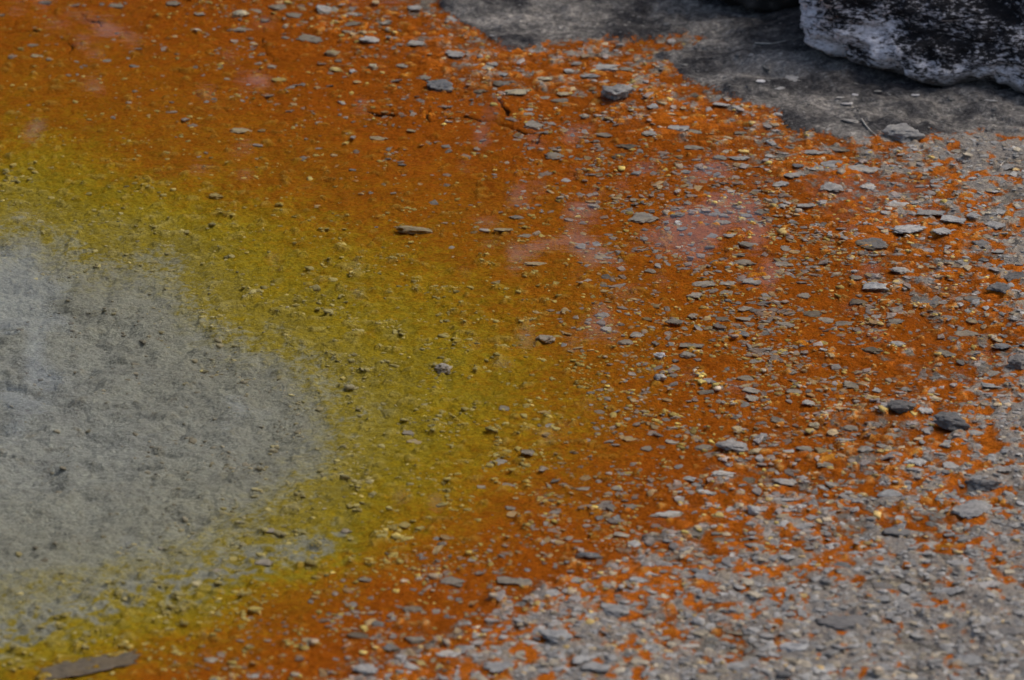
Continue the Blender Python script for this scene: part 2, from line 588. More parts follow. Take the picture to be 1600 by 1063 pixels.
ground_kinds = {
    0: ('pool_bed', 'structure', 'pale grey silty floor of the hot pool under water'),
    1: ('yellow_microbial_mat', 'stuff', 'yellow green microbial mat ringing the pale pool floor'),
    2: ('orange_microbial_mat', 'stuff', 'orange microbial mat covering the shallow outer rim of the pool'),
    3: ('rock_shelf', 'structure', 'dark grey mottled rock shelf at the foot of the boulder'),
    4: ('ground', 'structure', 'dry grey gravelly bank with orange stains round the pool'),
}
for k, (name, kind, label) in ground_kinds.items():
    f = Q[cls == k]
    used = np.unique(f)
    remap = np.full(NX * NY, -1, np.int64)
    remap[used] = np.arange(len(used))
    me = mesh_np(name, V[used], remap[f], M_GROUND)
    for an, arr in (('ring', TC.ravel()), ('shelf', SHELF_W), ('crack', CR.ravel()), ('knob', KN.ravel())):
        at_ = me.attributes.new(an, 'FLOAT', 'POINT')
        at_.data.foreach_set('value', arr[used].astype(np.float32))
    me.normals_split_custom_set_from_vertices([tuple(v) for v in NRM[used]])
    o = link(name, me)
    tag(o, label, {0: 'pool floor', 1: 'microbial mat', 2: 'microbial mat', 3: 'rock shelf', 4: 'ground'}[k], None, kind)

# water, a level sheet
wx_ = np.linspace(-4.6, 3.2, 40)
wy_ = np.linspace(-3.6, 4.6, 40)
WX, WY = np.meshgrid(wx_, wy_)
wi = np.arange(1600).reshape(40, 40)
wq = np.stack([wi[:-1, :-1], wi[:-1, 1:], wi[1:, 1:], wi[1:, :-1]], -1).reshape(-1, 4)
o = link('water', mesh_np('water', np.stack([WX.ravel(), WY.ravel(), np.zeros(1600)], 1), wq, M_WATER))
tag(o, 'still clear shallow water of the hot pool', 'water', None, 'structure')


# ------------------------------------------------------------------ boulders
def rock_mesh(name, subdiv, half, seed, power=4.0, amp=0.08, strata=0.03, undercut=0.0, foot_h=0.1):
    bm = bmesh.new()
    bmesh.ops.create_icosphere(bm, subdivisions=subdiv, radius=1.0)
    off = Vector((seed * 3.1, seed * 1.7, seed * 5.3))
    fa = []
    for v in bm.verts:
        d = v.co.normalized()
        s = (abs(d.x) ** power + abs(d.y) ** power + abs(d.z) ** power) ** (-1.0 / power)
        p = Vector((d.x * s * half[0], d.y * s * half[1], d.z * s * half[2]))
        nn = mnoise.fractal(p * 4.0 + off, 0.9, 2.0, 4)
        n2 = mnoise.fractal(p * 16.0 + off, 0.9, 2.0, 4)
        lay = mnoise.noise(Vector((p.x * 2.0, p.y * 2.0, p.z * 22.0)) + off)
        out = Vector((d.x, d.y, d.z * 0.5))
        n3 = mnoise.noise(Vector((p.x * 30, p.y * 30, p.z * 70)) + off)
        lay = lay * (0.6 + mnoise.noise(p * 5 + off))
        p = p + out * (nn * amp + n2 * amp * 0.5 + lay * strata + n3 * amp * 0.16)
        zz = p.z + half[2]
        if undercut:
            k = max(0.0, 1 - zz / foot_h)
            p.x -= d.x * undercut * k * k
            p.y -= d.y * undercut * k * k
            p.y += 0.42 * max(0.0, zz - 0.06)
        v.co = p
        fa.append(max(0.0, min(1.0, 1.5 - zz / foot_h)))
    me = bpy.data.meshes.new(name)
    bm.to_mesh(me)
    bm.free()
    for p in me.polygons:
        p.use_smooth = True
    a = me.attributes.new('foot', 'FLOAT', 'POINT')
    a.data.foreach_set('value', np.array(fa, np.float32))
    me.materials.append(M_BOULDER)
    return me


p1, p2 = at_bed(1258, 92), at_bed(1600, 134)
ax = (p2 - p1)
ang = math.atan2(ax.y, ax.x)
u = Vector((math.cos(ang), math.sin(ang), 0))
nrm = Vector((-u.y, u.x, 0))
half = (0.62, 0.36, 0.24)
me = rock_mesh('boulder', 7, half, 3, 6.0, 0.055, 0.020, 0.05, 0.055)
b = link('boulder', me)
b.location = p1 + u * (half[0] - 0.055) + nrm * (half[1] - 0.075)
b.location.z = p1.z + half[2] - 0.030
b.rotation_euler = (0, 0, ang)
tag(b, 'large boulder crusted with white and black lichen standing on the rock shelf', 'boulder')

q = at_bed(1200, 36)
me = rock_mesh('recess_shadow_rock', 5, (0.21, 0.30, 0.22), 9, 3.0, 0.05, 0.012, 0.03, 0.02)
d = link('recess_shadow_rock', me)
d.location = q + Vector((0.03, 0.33, 0.17))
d.rotation_euler = (0, 0, 0.15)
mb = make_plain('recess_shadow_black', [(0.35, (0.010, 0.010, 0.010)), (0.62, (0.028, 0.026, 0.024)), (0.75, (0.09, 0.085, 0.08))], 26)  # near-black colour paints in the shadow of the recess beside the boulder
me.materials[0] = mb
tag(d, 'rock painted black for the shadow in the corner behind the white crusted boulder', 'rock')


# ------------------------------------------------------------------ stones
def stone_proto(seed, kind):
    rs = random.Random(seed)
    bm = bmesh.new()
    bmesh.ops.create_icosphere(bm, subdivisions=4, radius=1.0)
    planes = []
    for k in range(11):
        a = rs.uniform(0, 2 * math.pi)
        tz = rs.uniform(-0.35, 0.35)
        n = Vector((math.cos(a), math.sin(a), tz)).normalized()
        planes.append((n, rs.uniform(0.55, 0.95)))
    if kind == 'flake':
        planes.append((Vector((rs.uniform(-.12, .12), rs.uniform(-.12, .12), 1)).normalized(), 0.34))
        planes.append((Vector((rs.uniform(-.12, .12), rs.uniform(-.12, .12), -1)).normalized(), 0.34))
    else:
        for k in range(5):
            planes.append((Vector((rs.uniform(-1, 1), rs.uniform(-1, 1), rs.uniform(0.4, 1))).normalized(), rs.uniform(0.6, 0.9)))
    off = Vector((seed * 2.3, seed * 4.1, seed))
    for v in bm.verts:
        p = v.co.copy()
        for n, dd in planes:
            e = p.dot(n) - dd
            if e > 0:
                p -= n * e * 0.92
        nn = mnoise.fractal(p * 2.0 + off, 0.7, 2.0, 5)
        rad = Vector((p.x, p.y, 0))
        rim = mnoise.fractal(Vector((rad.x, rad.y, p.z * 0.6)).normalized() * 2.6 + off, 0.6, 2.0, 4)
        p += rad * (nn * 0.16 + rim * 0.30)
        p.z += nn * (0.06 if kind == 'flake' else 0.12) + 0.05 * mnoise.noise(p * 6 + off)
        v.co = p
    xs = [v.co for v in bm.verts]
    lo = [min(c[i] for c in xs) for i in range(3)]
    hi = [max(c[i] for c in xs) for i in range(3)]
    for v in bm.verts:
        v.co = Vector(((v.co[i] - (lo[i] + hi[i]) / 2) / (hi[i] - lo[i]) for i in range(3)))
    me = bpy.data.meshes.new('stone_' + kind)
    bm.to_mesh(me)
    bm.free()
    for p in me.polygons:
        p.use_smooth = True
    me.materials.append(M_STONE)
    return me


FLAKES = [stone_proto(i + 1, 'flake') for i in range(16)]
LUMPS = [stone_proto(i + 60, 'lump') for i in range(8)]

TINTS = {'g': (0.245, 0.242, 0.236), 'd': (0.13, 0.128, 0.127), 'p': (0.33, 0.326, 0.318), 't': (0.36, 0.31, 0.21), 'y': (0.44, 0.36, 0.14), 'w': (0.46, 0.455, 0.465)}

# px, py, w, h (photo pixels), kind, tint, tilt of the long axis in the picture (deg), label
L = [
    (687, 131, 40, 22, 'l', 'd', 0, 'dark grey rounded stone standing in orange shallows above the branching crack'),
    (963, 144, 52, 27, 'l', 'g', -18, 'knobbly pale grey stone sloping down in orange shallows near the rock shelf'),
    (783, 130, 26, 11, 'f', 'd', 0, 'small dark flat stone beside the tan pebble in the orange shallows'),
    (645, 359, 62, 14, 'l', 't', -3, 'long brown grey stone lying where yellow mat meets orange mat'),
    (376, 203, 38, 11, 'f', 't', -2, 'lone pale stone with an orange flank in the smooth orange mat'),
    (592, 215, 34, 9, 'f', 't', -4, 'slender cream coloured stone below the branching crack in orange mat'),
    (1004, 338, 48, 17, 'f', 'p', 4, 'broad pale grey flake beside the sky reflection in orange water'),
    (852, 531, 30, 16, 'l', 'p', 0, 'plump pale stone at the border of yellow and orange mats'),
    (694, 574, 27, 18, 'l', 'w', 15, 'whitish rounded stone lying alone on the yellow green mat'),
    (838, 411, 38, 8, 'f', 't', 4, 'thin spindle shaped grey flake on orange mat beyond the plump pale stone'),
    (1421, 356, 60, 14, 'f', 'p', 2, 'large pale oval slab on the gravel bank below the rock shelf'),
    (1361, 378, 60, 18, 'f', 'd', -10, 'dark elongated slab in gravel next to the large pale oval slab'),
    (1410, 636, 46, 20, 'l', 'd', 0, 'dark rounded stone rising from the orange and grey gravel'),
    (1487, 661, 64, 28, 'l', 'd', -8, 'wide lumpy charcoal stone just past the dark rounded stone in gravel'),
    (1331, 667, 36, 14, 'f', 'g', -4, 'grey wedge shaped flake in orange mat before the dark rounded stone'),
    (1538, 757, 62, 22, 'l', 'd', -3, 'blocky dark stone over an orange hollow on the grey bank'),
    (1519, 792, 66, 26, 'f', 'g', 4, 'broad smooth grey slab just nearer than the blocky dark stone'),
    (921, 868, 44, 14, 'l', 'd', -4, 'dark low stone alone in orange mat by the edge of the grey gravel'),
    (1316, 968, 84, 34, 'f', 'd', -6, 'largest dark flat slab lying in the near grey gravel'),
    (1481, 922, 60, 14, 'f', 'g', 4, 'long thin grey slab with a dark shadowed underside on the near bank'),
    (1542, 912, 46, 12, 'f', 'p', 3, 'pale long flake next to the thin slab on the near bank'),
    (140, 1030, 165, 34, 'b', 'd', 12, 'long smooth grey slab slanting up in the near end of the yellow mat'),
    (376, 45, 42, 9, 'f', 'p', -2, 'flat pale grey flake on dark orange mat near the upper cracks'),
    (484, 59, 44, 12, 'f', 'g', -6, 'pointed grey flake pair like an arrow on orange mat'),
    (1147, 693, 40, 22, 'f', 'g', 24, 'steeply tilted grey flake in the orange shallows'),
    (1188, 702, 42, 10, 'f', 't', 0, 'flat tan grey flake just beside the steeply tilted flake'),
    (1100, 443, 40, 11, 'f', 'p', 2, 'pale oval flake, longer of two side by side in orange water'),
    (1137, 442, 27, 9, 'f', 'p', 4, 'pale oval flake, shorter of two side by side in orange water'),
    (1164, 408, 40, 12, 'f', 'g', -4, 'broad grey flake in the pinkish sky reflection'),
    (1081, 538, 40, 9, 'f', 'g', 2, 'low pointed grey flake with a dark gap beneath its tip in orange mat'),
    (980, 533, 31, 12, 'f', 'g', -10, 'grey oval flake, larger of a close pair in orange mat'),
    (995, 522, 24, 9, 'f', 'p', 6, 'pale narrow flake, smaller of a close pair in orange mat'),
    (1031, 555, 20, 12, 'l', 'w', -14, 'small bright roundish pebble between orange bumps'),
    (1032, 591, 20, 13, 'l', 'g', 10, 'small grey roundish pebble with a tiny companion in orange mat'),
    (809, 145, 42, 9, 'f', 't', 5, 'long tan flake in orange shallows between the two big rounded stones'),
    (968, 243, 24, 8, 'f', 'd', 16, 'small black edged flake tilted up in the orange mat'),
    (981, 228, 44, 9, 'f', 'd', -2, 'dark slate coloured flat flake in orange mat below the knobbly stone'),
    (1410, 207, 72, 30, 'l', 'g', -3, 'rounded grey rock lump at the edge of the rock shelf and gravel'),
    (1226, 751, 40, 12, 'f', 'g', -3, 'smooth grey lens shaped stone on orange mat by the gravel'),
    (1044, 803, 64, 13, 'f', 'p', 4, 'long pale double flake at the near edge of the orange shallows'),
    (1478, 551, 36, 14, 'f', 'g', -4, 'grey rounded flake ringed by orange mat on the far bank of gravel'),
    (1363, 545, 40, 12, 'f', 'd', -8, 'dark blue grey slab in the speckled orange gravel'),
    (1315, 232, 40, 10, 'f', 'd', -2, 'dark grey flake in orange mat just below the shelf edge'),
    (1270, 237, 40, 9, 'f', 'g', -3, 'grey flake pointing at the shelf edge in orange shallows'),
    (1177, 798, 20, 16, 'l', 'p', 0, 'small upright pale pebble at the near gravel margin'),
    (1318, 883, 34, 12, 'f', 'd', -8, 'dark narrow flake above the largest dark flat slab'),
    (1511, 1028, 52, 24, 'f', 'g', 2, 'wide grey slab closest to the camera on the dark bank'),
    (1577, 985, 52, 14, 'f', 'd', 6, 'dark slanting slab on the near bank at the picture edge'),
]
N_NAMED = len(L)
# further stones read off the photograph: px, py, w, h, kind, tint, tilt
L2 = [(662, 120, 24, 8), (750, 136, 28, 11), (773, 138, 10, 9), (711, 83, 32, 12), (650, 66, 32, 10), (600, 35, 28, 10), (545, 49, 20, 8), (551, 36, 26, 9), (521, 82, 24, 10, 'l', 't'),
      (628, 102, 20, 7), (760, 104, 24, 10), (769, 98, 18, 9), (786, 115, 28, 8), (850, 122, 26, 8, 'f', 't'), (893, 110, 24, 7, 'f', 'p'), (944, 103, 50, 13, 'f', 'p'), (918, 117, 42, 8),
      (978, 107, 24, 8), (874, 156, 28, 7), (853, 152, 24, 6), (880, 144, 22, 6, 'f', 't'), (825, 175, 20, 6, 'f', 'p'), (913, 180, 17, 9, 'f', 'p'), (643, 203, 15, 7, 'f', 't'), (944, 209, 30, 8), (1015, 207, 26, 7),
      (884, 281, 16, 7, 'f', 'w'), (1055, 334, 30, 8, 'f', 'd'), (993, 311, 20, 8), (929, 320, 24, 8, 'f', 'p'), (808, 334, 26, 8), (786, 358, 32, 8, 'f', 't'), (820, 368, 28, 8, 'f', 'g', 8), (906, 383, 20, 10, 'f', 'p'),
      (1006, 372, 14, 8), (1060, 199, 34, 9), (1083, 229, 34, 9), (425, 103, 16, 8, 'f', 'p'), (271, 4, 24, 9), (181, 8, 26, 8), (70, 2, 22, 6), (58, 87, 22, 6, 'f', 't'), (49, 70, 24, 6), (167, 95, 14, 5, 'f', 'p'),
      (436, 124, 24, 8, 'f', 'y'), (583, 105, 18, 12, 'l', 't'), (525, 109, 24, 10, 'l', 'y'), (517, 83, 24, 10, 'l', 't'), (312, 21, 18, 7), (376, 22, 30, 12, 'l', 't'), (399, 17, 22, 10), (433, 9, 28, 12), (510, 14, 40, 15),
      (414, 29, 16, 9), (337, 307, 24, 9, 'l', 'y'), (1016, 422, 18, 11), (918, 434, 14, 6, 'f', 'p'), (940, 491, 26, 10), (948, 513, 18, 9, 'f', 'p', 10), (1053, 586, 14, 8), (788, 637, 18, 8), (780, 721, 28, 12, 'f', 'p', 6),
      (825, 706, 22, 12, 'f', 'g', 10), (637, 675, 18, 9, 'f', 'p'), (647, 689, 24, 9, 'f', 't'), (1094, 443, 20, 8), (1087, 460, 30, 10, 'f', 'g', 14), (1085, 492, 20, 10, 'f', 'p', -14), (1154, 396, 24, 8), (1227, 387, 20, 10, 'f', 'p'),
      (1128, 497, 22, 11, 'f', 'd', 16), (1162, 497, 26, 9, 'f', 'p'), (1171, 506, 20, 8), (1226, 506, 32, 8), (1103, 611, 26, 9, 'f', 'g', 10), (1175, 608, 28, 10, 'f', 'p'), (1175, 621, 22, 12), (1182, 563, 24, 9, 'f', 'p'),
      (1369, 447, 42, 16, 'l', 'p'), (1523, 674, 26, 12), (1226, 780, 36, 8, 'f', 'p'), (1077, 746, 24, 10, 'f', 'p'), (1107, 769, 36, 9, 'f', 'p'), (1130, 738, 40, 12, 'f', 'p'), (1485, 725, 26, 14), (1077, 1009, 34, 8, 'f', 'p'),
      (1230, 869, 26, 14, 'f', 'p'), (1090, 971, 24, 18, 'l', 'p'), (1380, 913, 32, 14), (825, 802, 16, 8, 'f', 'p'), (797, 793, 16, 9, 'f', 'p', 20), (707, 906, 42, 16), (570, 904, 22, 10), (818, 909, 28, 18), (793, 904, 34, 18),
      (560, 986, 38, 14), (647, 951, 36, 12), (972, 834, 26, 10), (571, 1043, 42, 16), (795, 757, 22, 9), (752, 760, 14, 9, 'f', 'p', 20), (912, 763, 24, 8, 'f', 'p', 10), (964, 762, 22, 9), (632, 819, 20, 9, 'f', 'y'),
      (541, 828, 20, 10, 'f', 'p'), (737, 874, 14, 9, 'f', 'w'), (1257, 700, 30, 10), (1272, 665, 18, 14, 'l', 't'), (1446, 640, 26, 10), (1560, 452, 40, 16), (1585, 430, 44, 18), (1555, 350, 36, 14), (1490, 340, 40, 14),
      (1455, 330, 46, 12), (1400, 318, 40, 12, 'f', 'p'), (1300, 255, 36, 12), (1345, 262, 60, 14), (1280, 262, 30, 9), (1205, 243, 22, 9, 'f', 'p'), (1240, 272, 40, 10), (1300, 290, 40, 14), (1220, 286, 26, 12, 'f', 'p'),
      (1125, 245, 24, 9), (1155, 246, 34, 7), (1160, 205, 26, 6), (1128, 162, 28, 8, 'f', 'p'), (1085, 205, 30, 8), (1020, 165, 20, 8, 'f', 'p'), (1085, 148, 16, 7), (1260, 320, 30, 10), (1190, 330, 26, 10), (1410, 420, 40, 14),
      (1450, 470, 36, 14), (1590, 565, 40, 24, 'l', 'd'), (1550, 600, 34, 12), (1430, 720, 40, 14), (1390, 770, 40, 14), (1255, 820, 38, 14), (1180, 850, 34, 12), (960, 950, 50, 22), (870, 990, 50, 22), (1100, 900, 36, 14),
      (1400, 830, 44, 18, 'f', 'd'), (1450, 850, 40, 14), (1500, 880, 40, 14), (1200, 940, 40, 16), (1240, 1010, 46, 16), (1420, 1010, 46, 16), (780, 1040, 50, 20), (930, 1040, 46, 18), (1150, 1040, 46, 16),
      (1340, 470, 30, 10), (1290, 500, 26, 9, 'f', 'p'), (1400, 500, 30, 10), (1510, 520, 40, 12), (1330, 600, 28, 10), (1240, 610, 26, 10), (1215, 655, 24, 10), (1290, 720, 30, 12), (1350, 700, 32, 12),
      (1050, 690, 22, 9), (1010, 700, 20, 8), (985, 790, 26, 9), (900, 905, 30, 12), (860, 925, 34, 14), (1000, 905, 34, 12), (330, 1030, 24, 10), (610, 1010, 30, 12), (700, 1020, 40, 16), (480, 1000, 22, 9, 'f', 't'),
      (420, 828, 24, 8, 'f', 'p'), (412, 878, 30, 11, 'f', 'p'), (340, 890, 22, 9, 'f', 'p')]

ZONES = [   # (test, label, group) for stones that nothing sets apart from their neighbours
    (lambda x, y, t, s: s > 0, 'small pale pebble lying on the dark rock shelf', 'pebbles on the rock shelf'),
    (lambda x, y, t, s: t < 0.6, 'pale stone lying on the grey silt floor of the pool', 'pale stones on the pool floor'),
    (lambda x, y, t, s: t < 1.45, 'small pale stone scattered on the yellow green mat', 'stones on the yellow mat'),
    (lambda x, y, t, s: t >= 2.62 and y < 420, 'grey flake in the dry gravel below the rock shelf', 'flakes of the far gravel bank'),
    (lambda x, y, t, s: t >= 2.62 and y < 800, 'grey slab among orange specks in the middle of the gravel bank', 'slabs of the middle gravel bank'),
    (lambda x, y, t, s: t >= 2.62, 'out of focus grey slab in the near gravel bank', 'slabs of the near gravel bank'),
    (lambda x, y, t, s: y < 150 and x < 640, 'grey flake on dark orange mat at the far end of the pool', 'flakes at the far end of the pool'),
    (lambda x, y, t, s: y < 260, 'grey flake in orange shallows in front of the rock shelf', 'flakes below the rock shelf'),
    (lambda x, y, t, s: y < 470, 'grey flake in orange water around the pinkish sky reflections', 'flakes round the sky reflections'),
    (lambda x, y, t, s: y < 680, 'small grey flake in the orange mat of the middle shallows', 'flakes of the middle shallows'),
    (lambda x, y, t, s: y < 860, 'grey flake in orange mat between yellow mat and near gravel', 'flakes of the near shallows'),
    (lambda x, y, t, s: True, 'blurred grey flake on bright orange mat at the near shore', 'flakes of the near shore'),
]
RECORDS = []
PLACED = []          # x, y, radius x, radius y: kept free of loose chips
srs = random.Random(5)


def place_stone(px, py, w, h, kind='f', tint='g', tilt=0.0, label=None, name=None):
    buried = kind == 'b'
    kind = 'f' if buried else kind
    p = at_bed(px, py + h * 0.25)
    mpp = scale_at(p)
    W, H = w * mpp, h * mpp
    dep = math.atan2(CAM.z, (Vector((p.x, p.y, 0)) - Vector((CAM.x, CAM.y, 0))).length)
    thick = H * (0.27 if kind == 'f' else 0.66) / math.cos(dep)
    depth = max(0.35 * W, min(1.25 * W, (H - 0.55 * thick * math.cos(dep)) / math.sin(dep)))
    if buried:
        thick *= 0.3
    me = srs.choice(FLAKES if kind == 'f' else LUMPS)
    o = link(name or ('stone' if kind == 'l' else 'stone_flake'), me)
    yaw = math.atan(math.tan(R(tilt)) / math.sin(dep)) if abs(tilt) > 1 else srs.uniform(-0.25, 0.25)
    yaw = max(-0.9, min(0.9, yaw))
    if srs.random() < 0.5:
        yaw += math.pi
    o.rotation_euler = (srs.uniform(-0.10, 0.05), srs.uniform(-0.08, 0.08), yaw)
    o.scale = (W * 1.05, depth, thick * 1.25)
    z = float(sample(ZZ, p.x, p.y))
    o.location = (p.x, p.y, z + thick * (0.0 if buried else 0.24 if kind == 'f' else 0.30))
    c = TINTS[tint]
    f = srs.uniform(0.86, 1.16)
    warm = srs.uniform(-0.03, 0.04)
    o.color = (c[0] * f * (1 + warm), c[1] * f, c[2] * f * (1 - warm), 1)
    t = float(sample(TT, p.x, p.y))
    s = float(sample(SS, p.x, p.y))
    PLACED.append((p.x, p.y, W * 0.5, depth * 0.5))
    RECORDS.append((o, px, py, w, h, kind, tint, t, label))
    if label:
        tag(o, label, 'stone')
    else:
        for test, lb, gr in ZONES:
            if test(px, py, t, s):
                tag(o, lb, 'stone', gr)
                break
    return o


for (px, py, w, h, kind, tint, tilt, label) in L:
    place_stone(px, py, w, h, kind, tint, tilt, label)
for e in L2:
    e = list(e) + ['f', 'g', 0][len(e) - 4:]
    if len(e) >= 6 and e[5] == 'g' and srs.random() < 0.25:
        e[5] = srs.choice('pd')
    place_stone(*e)

# pebbles of the shelf
for (px, py, w, h, tint, label) in [
        (1188, 139, 15, 6, 'w', 'small white pebble on the dark shelf above the shoreline'),
        (1217, 145, 20, 5, 'p', 'two tone pale pebble on the shelf beside the small white pebble'),
        (1324, 160, 18, 6, 'w', 'flat whitish chip of a small cluster in the middle of the shelf'),
        (1336, 155, 10, 8, 'w', 'upright whitish chip of a small cluster in the middle of the shelf'),
        (1313, 155, 14, 4, 'p', 'thin pale chip of a small cluster in the middle of the shelf'),
        (1430, 148, 14, 5, 'w', 'lone white chip on the dark shelf below the boulder'),
        (1240, 122, 26, 12, 'p', 'rounded pale patchy stone on the shelf below the boulder corner'),
        (1328, 187, 28, 10, 'g', 'flat grey flake on the shelf beside the thin root'),
        (1548, 166, 22, 4, 'p', 'thin pale sliver on the shelf under the boulder'),
        (1172, 84, 12, 5, 'p', 'tiny pale pebble on the shelf by the dark corner')]:
    place_stone(px, py, w, h, 'f', tint, 0, label, 'pebble')

# automatic slabs filling the gravel bank, up to three hundred in all
D_COLS = np.arange(0, 1601, 200)
D_ROWS = np.array([0, 150, 300, 450, 600, 750, 900, 1063])
D_FLAKE = np.array([[.10, .10, .60, .95, .35, .2, .08, .05, .05],
                    [.03, .05, .10, .28, .70, .90, .7, .06, .05],
                    [.0, .0, .03, .06, .22, .75, 1.2, 1.3, 1.],
                    [.0, .0, .0, .03, .08, .50, 1.1, 1.3, 1.],
                    [.0, .0, .0, .03, .07, .38, 1.0, 1.2, 1.],
                    [.0, .0, .0, .06, .14, .60, 1.1, 1.2, 1.],
                    [.0, .04, .10, .30, .55, .95, 1., 1., 1.],
                    [.0, .05, .30, .60, .95, 1., 1., 1., 1.]])
D_CRUMB = np.array([[.15, .25, .70, .80, .2, .0, .0, .0, .0],
                    [.25, .25, .30, .35, .6, .8, .6, .1, .0],
                    [.60, .50, .40, .30, .40, .9, 1.4, .9, .2],
                    [.12, .5, .75, .9, .75, 1., 1.5, 1., .25],
                    [.06, .12, .7, .9, .95, 1., 1.2, .7, .15],
                    [.06, .12, .6, .9, .7, .6, .5, .4, .15],
                    [.15, .6, .9, .75, .5, .3, .25, .15, .1],
                    [.4, .6, .6, .5, .4, .3, .2, .1, .1]])


def dens(tab, px, py):
    fx = np.clip(px / 200.0, 0, 7.9999)
    i = fx.astype(int)
    fx = fx - i
    j = np.clip(np.searchsorted(D_ROWS, py) - 1, 0, 6)
    fy = np.clip((py - D_ROWS[j]) / (D_ROWS[j + 1] - D_ROWS[j]), 0, 1)
    return (tab[j, i] * (1 - fx) + tab[j, i + 1] * fx) * (1 - fy) + (tab[j + 1, i] * (1 - fx) + tab[j + 1, i + 1] * fx) * fy


n_now = len(PLACED)
tries = 0
while len(PLACED) < 300 and tries < 20000:
    tries += 1
    px, py = srs.uniform(-5, 1605), srs.uniform(0, 1063)
    dd = float(dens(D_FLAKE, np.array([px]), np.array([py]))[0])
    if dd < 0.5 or srs.random() > dd:
        continue
    p = at_bed(px, py)
    if float(sample(SS, p.x, p.y)) > -0.02:
        continue
    w = srs.uniform(18, 34)
    W = w * scale_at(p)
    if any(abs(p.x - a) < (c + W * 0.5) and abs(p.y - b) < (e_ + W * 0.5) for a, b, c, e_ in PLACED):
        continue
    place_stone(px, py, w, w * srs.uniform(0.3, 0.46), 'f', srs.choice('gggpd'))

# stones without a description of their own are told by their look and by the named stone next to them
ANCHORS = {0: 'dark stone above the crack', 1: 'knobbly pale grey stone', 3: 'long brown grey stone', 4: 'lone orange flanked stone', 5: 'slender cream stone',
           6: 'broad pale reflection side flake', 7: 'plump pale stone', 8: 'whitish stone on yellow mat', 10: 'large pale oval slab', 12: 'dark stone in gravel',
           15: 'blocky dark stone', 17: 'dark low stone in orange mat', 18: 'largest dark flat slab', 20: 'pale long flake on the bank', 21: 'long slanting grey slab',
           22: 'flake near the upper cracks', 23: 'arrow like flake pair', 24: 'steeply tilted grey flake', 26: 'two side by side pale ovals', 28: 'grey flake in the sky reflection',
           31: 'close pair in orange mat', 33: 'grey pebble with tiny companion', 37: 'rounded grey shelf lump', 39: 'long pale double flake', 41: 'dark blue grey slab', 46: 'wide slab closest to the camera'}
ORD = ['', 'second ', 'third ', 'fourth ', 'fifth ', 'sixth ', 'seventh ', 'eighth ', 'ninth ', 'tenth ']
TW = {'g': 'grey', 'd': 'dark', 'p': 'pale', 't': 'tan', 'y': 'yellowish', 'w': 'whitish'}
buckets = {}
for (o, px, py, w, h, kind, tint, t, label) in RECORDS:
    if label:
        continue
    best = min(ANCHORS, key=lambda k: math.hypot(px - L[k][0], (py - L[k][1]) * 1.6))
    dx, dy = px - L[best][0], py - L[best][1]
    rel = ('right of' if dx > 0 else 'left of') if abs(dx) > 1.3 * abs(dy) else ('nearer than' if dy > 0 else 'beyond')
    size = 'small' if w < 21 else 'mid sized' if w < 36 else 'broad'
    base = f"{size} {TW[tint]} {'stone' if kind == 'l' else 'flake'} {rel} the {ANCHORS[best]}"
    buckets.setdefault(base, []).append((math.hypot(dx, dy), o))
for base, lst in buckets.items():
    lst.sort(key=lambda e: e[0])
    for k, (_, o) in enumerate(lst):
        o['label'] = base if len(lst) == 1 else ('closest ' if k == 0 else ORD[min(k, 9)] + 'closest ') + base
PL = np.array(PLACED)


# ------------------------------------------------------------------ loose chips and mat crumbs
def chip_template(seed):
    rs = np.random.default_rng(seed)
    n = 7
    a = np.sort((np.arange(n) + rs.uniform(-0.3, 0.3, n)) / n * 2 * math.pi)
    r = rs.uniform(0.6, 1.0, n)
    r = r * np.where(rs.uniform(0, 1, n) < 0.2, 0.62, 1.0)
    lo = np.stack([np.cos(a) * r, np.sin(a) * r, np.full(n, -0.6)], 1)
    mid = np.stack([np.cos(a) * r * 1.02, np.sin(a) * r * 1.02, rs.uniform(-0.1, 0.4, n)], 1)
    hi = np.stack([np.cos(a) * r * 0.7, np.sin(a) * r * 0.7, rs.uniform(0.35, 0.65, n)], 1)
    top = np.array([[rs.uniform(-.15, .15), rs.uniform(-.15, .15), rs.uniform(0.4, 0.7)]])
    v = np.concatenate([lo, mid, hi, top])
    f = []
    for k in range(n):
        q = (k + 1) % n
        f += [(k, q, n + q), (k, n + q, n + k), (n + k, n + q, 2 * n + q), (n + k, 2 * n + q, 2 * n + k), (2 * n + k, 2 * n + q, 3 * n)]
    return v, np.array(f)


